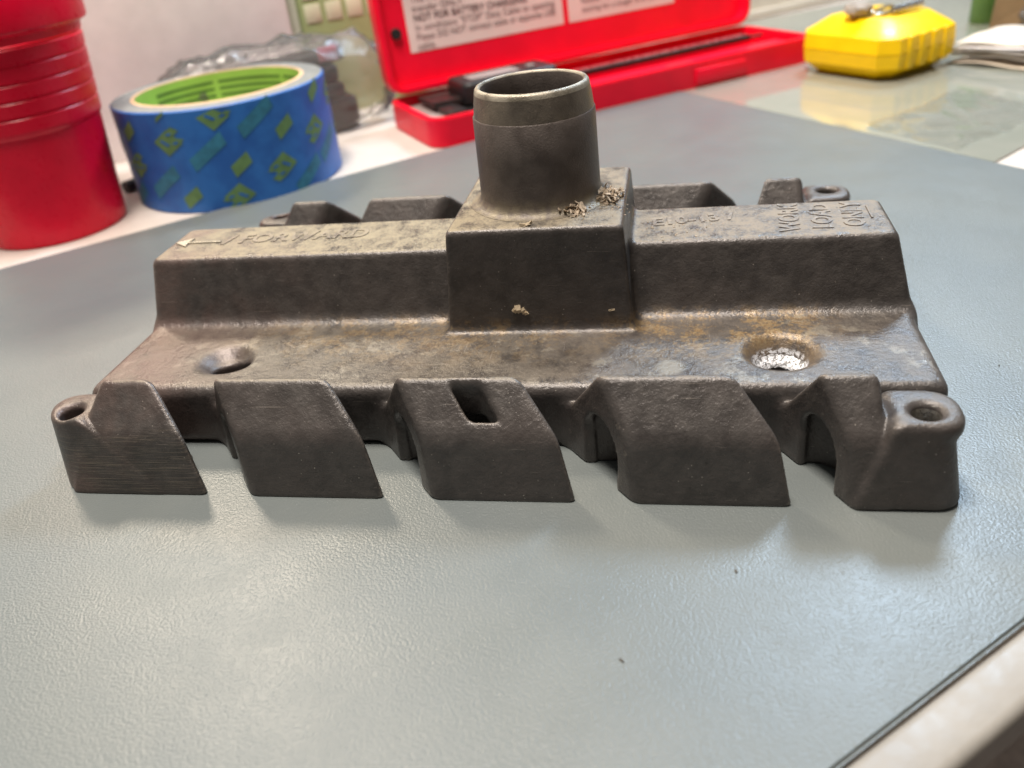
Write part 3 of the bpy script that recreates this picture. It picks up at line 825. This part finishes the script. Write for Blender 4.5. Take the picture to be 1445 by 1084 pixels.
# ------------------------------------------------------------------ yellow case with keys on it
YA = math.radians(41)
yb = thing('yellow_case', 'yellow chamfered plastic case standing on the glass sheet', 'case', (195, 428, -.6), YA)
def oct_ring(bm, a, b_, c, z): return [bm.verts.new((x, y, z)) for x, y in ((a - c, -b_), (a, -b_ + c), (a, b_ - c), (a - c, b_), (-a + c, b_), (-a, b_ - c), (-a, -b_ + c), (-a + c, -b_))]
def loft(rings, cap0=True, cap1=True):
    bm = bmesh.new(); R = [oct_ring(bm, *r) for r in rings]
    for p_, q_ in zip(R, R[1:]):
        for i in range(8): bm.faces.new((p_[i], p_[(i + 1) % 8], q_[(i + 1) % 8], q_[i]))
    if cap0: bm.faces.new(R[0][::-1])
    if cap1: bm.faces.new(R[-1])
    bmesh.ops.bevel(bm, geom=[e for e in bm.edges if e.calc_face_angle(0) > .3], offset=.9, segments=2, affect='EDGES')
    return bm
from_bm('lower_half', loft([(31, 32, 8, .2), (40, 42, 10, 9), (41, 43, 11, 18)]), YEL, yb)
from_bm('seam', loft([(40.2, 42.2, 11, 17.5), (40.2, 42.2, 11, 19)]), plain('seam_amber', (.45, .25, .01), .5), yb)
up_ = from_bm('upper_half', loft([(41, 43, 11, 18.6), (40, 42, 10, 29), (27, 28, 8, 39)]), YEL, yb)
for k in range(4):
    from_bm('grip_rib', box_bm(-22 + k * 13, -15 + k * 13, -43.6, -40.5, 7, 29.5, 1.2), YEL, yb)
keys = thing('key_bunch', 'small bunch of grey keys and a steel rod on the yellow case', 'keys', (195, 428, 38.8), YA)
bm = sweep_bm([(-8, -16, 3), (18, -20, 4.6)], 3.0, 14); from_bm('steel_rod', bm, STEEL, keys)
bm = bmesh.new(); bmesh.ops.create_icosphere(bm, subdivisions=3, radius=1)
for v in bm.verts: v.co = Vector((v.co.x * 11, v.co.y * 9, v.co.z * 5)) * (1 + .18 * hnoise(*(v.co * 2.2)))
from_bm('fob', bm, plain('fob_grey', (.30, .25, .20), .6, .3, .8, .4), keys, (-22, 2, 5.4))
bm = sweep_bm([(-14 + 6 * math.cos(t), -8 + 6 * math.sin(t), 1.6 + .3 * math.sin(2 * t)) for t in [i * 2 * math.pi / 24 for i in range(25)]], .8, 8); from_bm('ring', bm, STEEL, keys)
for k, (ra, l) in enumerate(((-.1, 26), (.25, 22))):
    bm = box_bm(0, l, -2.4, 2.4, 0, 1.4, .4); bmesh.ops.transform(bm, matrix=Matrix.Rotation(ra, 4, 'Z'), verts=bm.verts); from_bm('key', bm, plain('brass_key', (.30, .23, .12), .35, .2, metal=.7), keys, (-12, -9 + 3 * k, .9 + 1.6 * k))

# ------------------------------------------------------------------ papers, bag and things at the back
def sheet_stack(name, label, cx, cy, rot, wd, dp, n, z0, gap):
    t = thing(name, label, 'papers', (cx, cy, z0), rot)
    for k in range(n):
        V, Fq = [], []; nx_, ny_ = 26, 10
        ox, oy, ra = random.uniform(-3, 3), random.uniform(-3, 3), random.gauss(0, .025)
        for sgn in (1, -1):
            for i in range(nx_ + 1):
                for j in range(ny_ + 1):
                    x, y = i / nx_ * wd, j / ny_ * dp
                    zz = gap * k + .3 + (2.0 + 1.0 * k) * (.5 + .5 * math.sin(x * .045 + k * .5)) * min(1, x / 30) + 2.2 * hnoise(x * .03, y * .03, k * 1.7) + .5 * k * x / wd * 3
                    V.append((x * math.cos(ra) - y * math.sin(ra) + ox, x * math.sin(ra) + y * math.cos(ra) + oy, max(zz, .2 + k * .8) + .12 * sgn))
        n1 = (nx_ + 1) * (ny_ + 1)
        for i in range(nx_):
            for j in range(ny_):
                a = i * (ny_ + 1) + j; q4 = (a, a + ny_ + 1, a + ny_ + 2, a + 1)
                Fq.append(q4); Fq.append(tuple(x + n1 for x in q4[::-1]))
        def edge(a, c): Fq.append((a, a + n1, c + n1, c))
        for i in range(nx_): edge(i * (ny_ + 1), (i + 1) * (ny_ + 1)); edge((i + 1) * (ny_ + 1) + ny_, i * (ny_ + 1) + ny_)
        for j in range(ny_): edge(j + 1, j); edge(nx_ * (ny_ + 1) + j, nx_ * (ny_ + 1) + j + 1)
        mesh('sheet', V, Fq, PAPER if k % 3 else plain('cream_paper', (.66, .58, .48), .75, .05), t)
    return t
sheet_stack('paper_pile', 'curling pile of white papers on the glass beside the yellow case', 247, 424, math.radians(-42), 180, 70, 7, -.5, 2.1)

# green bottle, folded card and clear bag at the right rear
lathe_g = thing('green_bottle', 'green cylindrical bottle standing on the glass behind the papers', 'bottle', (312, 572, -.6))
lathe('bottle_body', [(0, 0), (11, 0), (12, 1.2), (12, 70), (9, 80), (5, 84), (5, 92)], GREENM, lathe_g, seg=40)
lathe('bottle_cap', [(5.6, 92), (5.6, 102), (0, 102)], BLACK, lathe_g, seg=32)
cardt = thing('folded_card', 'brown folded card with a pale edge leaning by the green bottle', 'card', (324, 540, -.6), math.radians(-8))
mesh('card_panel', [(-16, 0, 0), (10, -6, 0), (24, -6, 30), (-12, 0, 64), (-16, 1.2, 0), (10, -4.8, 0), (24, -4.8, 30), (-12, 1.2, 64)], [(0, 1, 2, 3), (7, 6, 5, 4), (0, 4, 5, 1), (1, 5, 6, 2), (2, 6, 7, 3), (3, 7, 4, 0)], TAN, cardt, smooth=False)
from_bm('pale_edge', sweep_bm([(-12, .5, 64), (24, -5.4, 30)], 1.8, 8), PAPER, cardt)

def pillow(name, m, cx, cy, z0, rot, wd, dp, hh, seed, amp, parent=None):
    bm = bmesh.new(); bmesh.ops.create_uvsphere(bm, u_segments=72, v_segments=40, radius=1)
    for v in bm.verts:
        c = v.co.copy()
        f = lambda t: math.copysign(abs(t) ** .55, t)
        x, y, z = f(c.x) * wd / 2, f(c.y) * dp / 2, c.z * hh / 2 + hh / 2
        nn = Vector((x, y, z)) * .045 + Vector((seed, 0, 0))
        k = amp * (mnoise.noise(nn) + .6 * abs(mnoise.noise(nn * 2.3)) + .35 * abs(mnoise.noise(nn * 5.1)))
        v.co = Vector((x, y, max(z, 0))) + c * k
        v.co.z = max(v.co.z, .15)
    o = from_bm(name, bm, m, parent, (cx, cy, z0), rot, 60)
    return o
o = pillow('clear_bag', FILM, 362, 525, -.5, .6, 60, 50, 52, 3.3, 9); tag(o, 'crumpled clear plastic bag behind the white papers', 'bag')
# clear film lying on the glass between mat and papers
V, Fq = [], []
for i in range(31):
    for j in range(21):
        x, y = i / 30, j / 20
        px = 196 + 74 * x - 36 * y + 6 * hnoise(y * 3, 5.1); py = 208 + 76 * x + 62 * y + 6 * hnoise(x * 3, 1.1)
        V.append((px, py, -.35 + .9 * abs(hnoise(px * .05, py * .05, 2)) + 1.8 * max(0, hnoise(px * .12, py * .03, 9)) ))
for i in range(30):
    for j in range(20): a = i * 21 + j; Fq.append((a, a + 21, a + 22, a + 1))
o = mesh('plastic_film', V, Fq, FILMT); tag(o, 'thin clear plastic film lying flat on the glass beside the mat', 'film')

# bag of black straps behind the tape
bagc = (-222, 346)
o = pillow('clear_pouch', FILM, -244, 334, -1.9, math.radians(37.6), 186, 46, 68, 8.1, 7); tag(o, 'crinkled clear plastic pouch behind the blue tape', 'pouch')
st = thing('black_strap_bundle', 'bundle of folded black straps inside the clear pouch', 'straps', (-240, 337, -1.5), math.radians(37.6))
for k, (x0, x1, y0, y1, z0, z1) in enumerate(((-84, 40, -12, 12, 34, 46), (-74, 48, -10, 14, 47, 58), (-40, 42, -14, 8, 22, 33), (0, 50, -14, 12, 1, 21))):
    bm = box_bm(x0, x1, y0, y1, z0, z1, 3, 3)
    bmesh.ops.subdivide_edges(bm, edges=[e for e in bm.edges if e.calc_length() > 15], cuts=10)
    for v in bm.verts: v.co += Vector((hnoise(v.co.x * .06, v.co.z * .06, k) * 2, hnoise(v.co.x * .05, k, v.co.z * .05) * 3, hnoise(k, v.co.x * .03, 4) * 3 + v.co.x * .06))
    from_bm('strap_fold', bm, BLACK, st)
from_bm('pink_tag', box_bm(26, 40, -16, -14.5, 52, 62, .4), plain('pink', (.55, .12, .16), .5), st)

# white board and green box at the wall
wb = from_bm('white_board', box_bm(-330, -461 + 461, -3.0, 0, 0, 260, .8), PAPER, None, (-252.5 + 2, 404.2 - 9, -2), WA); tag(wb, 'plain white board leaning upright against the wall at the left', 'board')
gb = thing('green_box', 'pale green box front with rows of light squares, behind the pouch', 'box', (-250, 400, -2), WA)
from_bm('panel', box_bm(6, 100, -8, 4, 0, 140, 1), SQB, gb)
for i in range(5):
    for j in range(3):
        from_bm('pale_square', box_bm(9 + i * 17.2, 22 + i * 17.2, -8.6, -7.9, 72 + j * 17, 85.5 + j * 17, .25), SQ, gb)
# made-up rod between cup and tape, for a pale gap and dark reflection
mk = thing('stand_in_rod', 'made-up black rod with a silver band lying between cup and tape', 'stand-in', (-306, 250, -2), math.radians(70))
from_bm('dark_rod', sweep_bm([(-30, 0, 4.1), (30, 0, 4.1)], 4, 16), BLACK, mk)
from_bm('silver_band', sweep_bm([(-4, 0, 4.1), (4, 0, 4.1)], 4.25, 16), STEEL, mk)
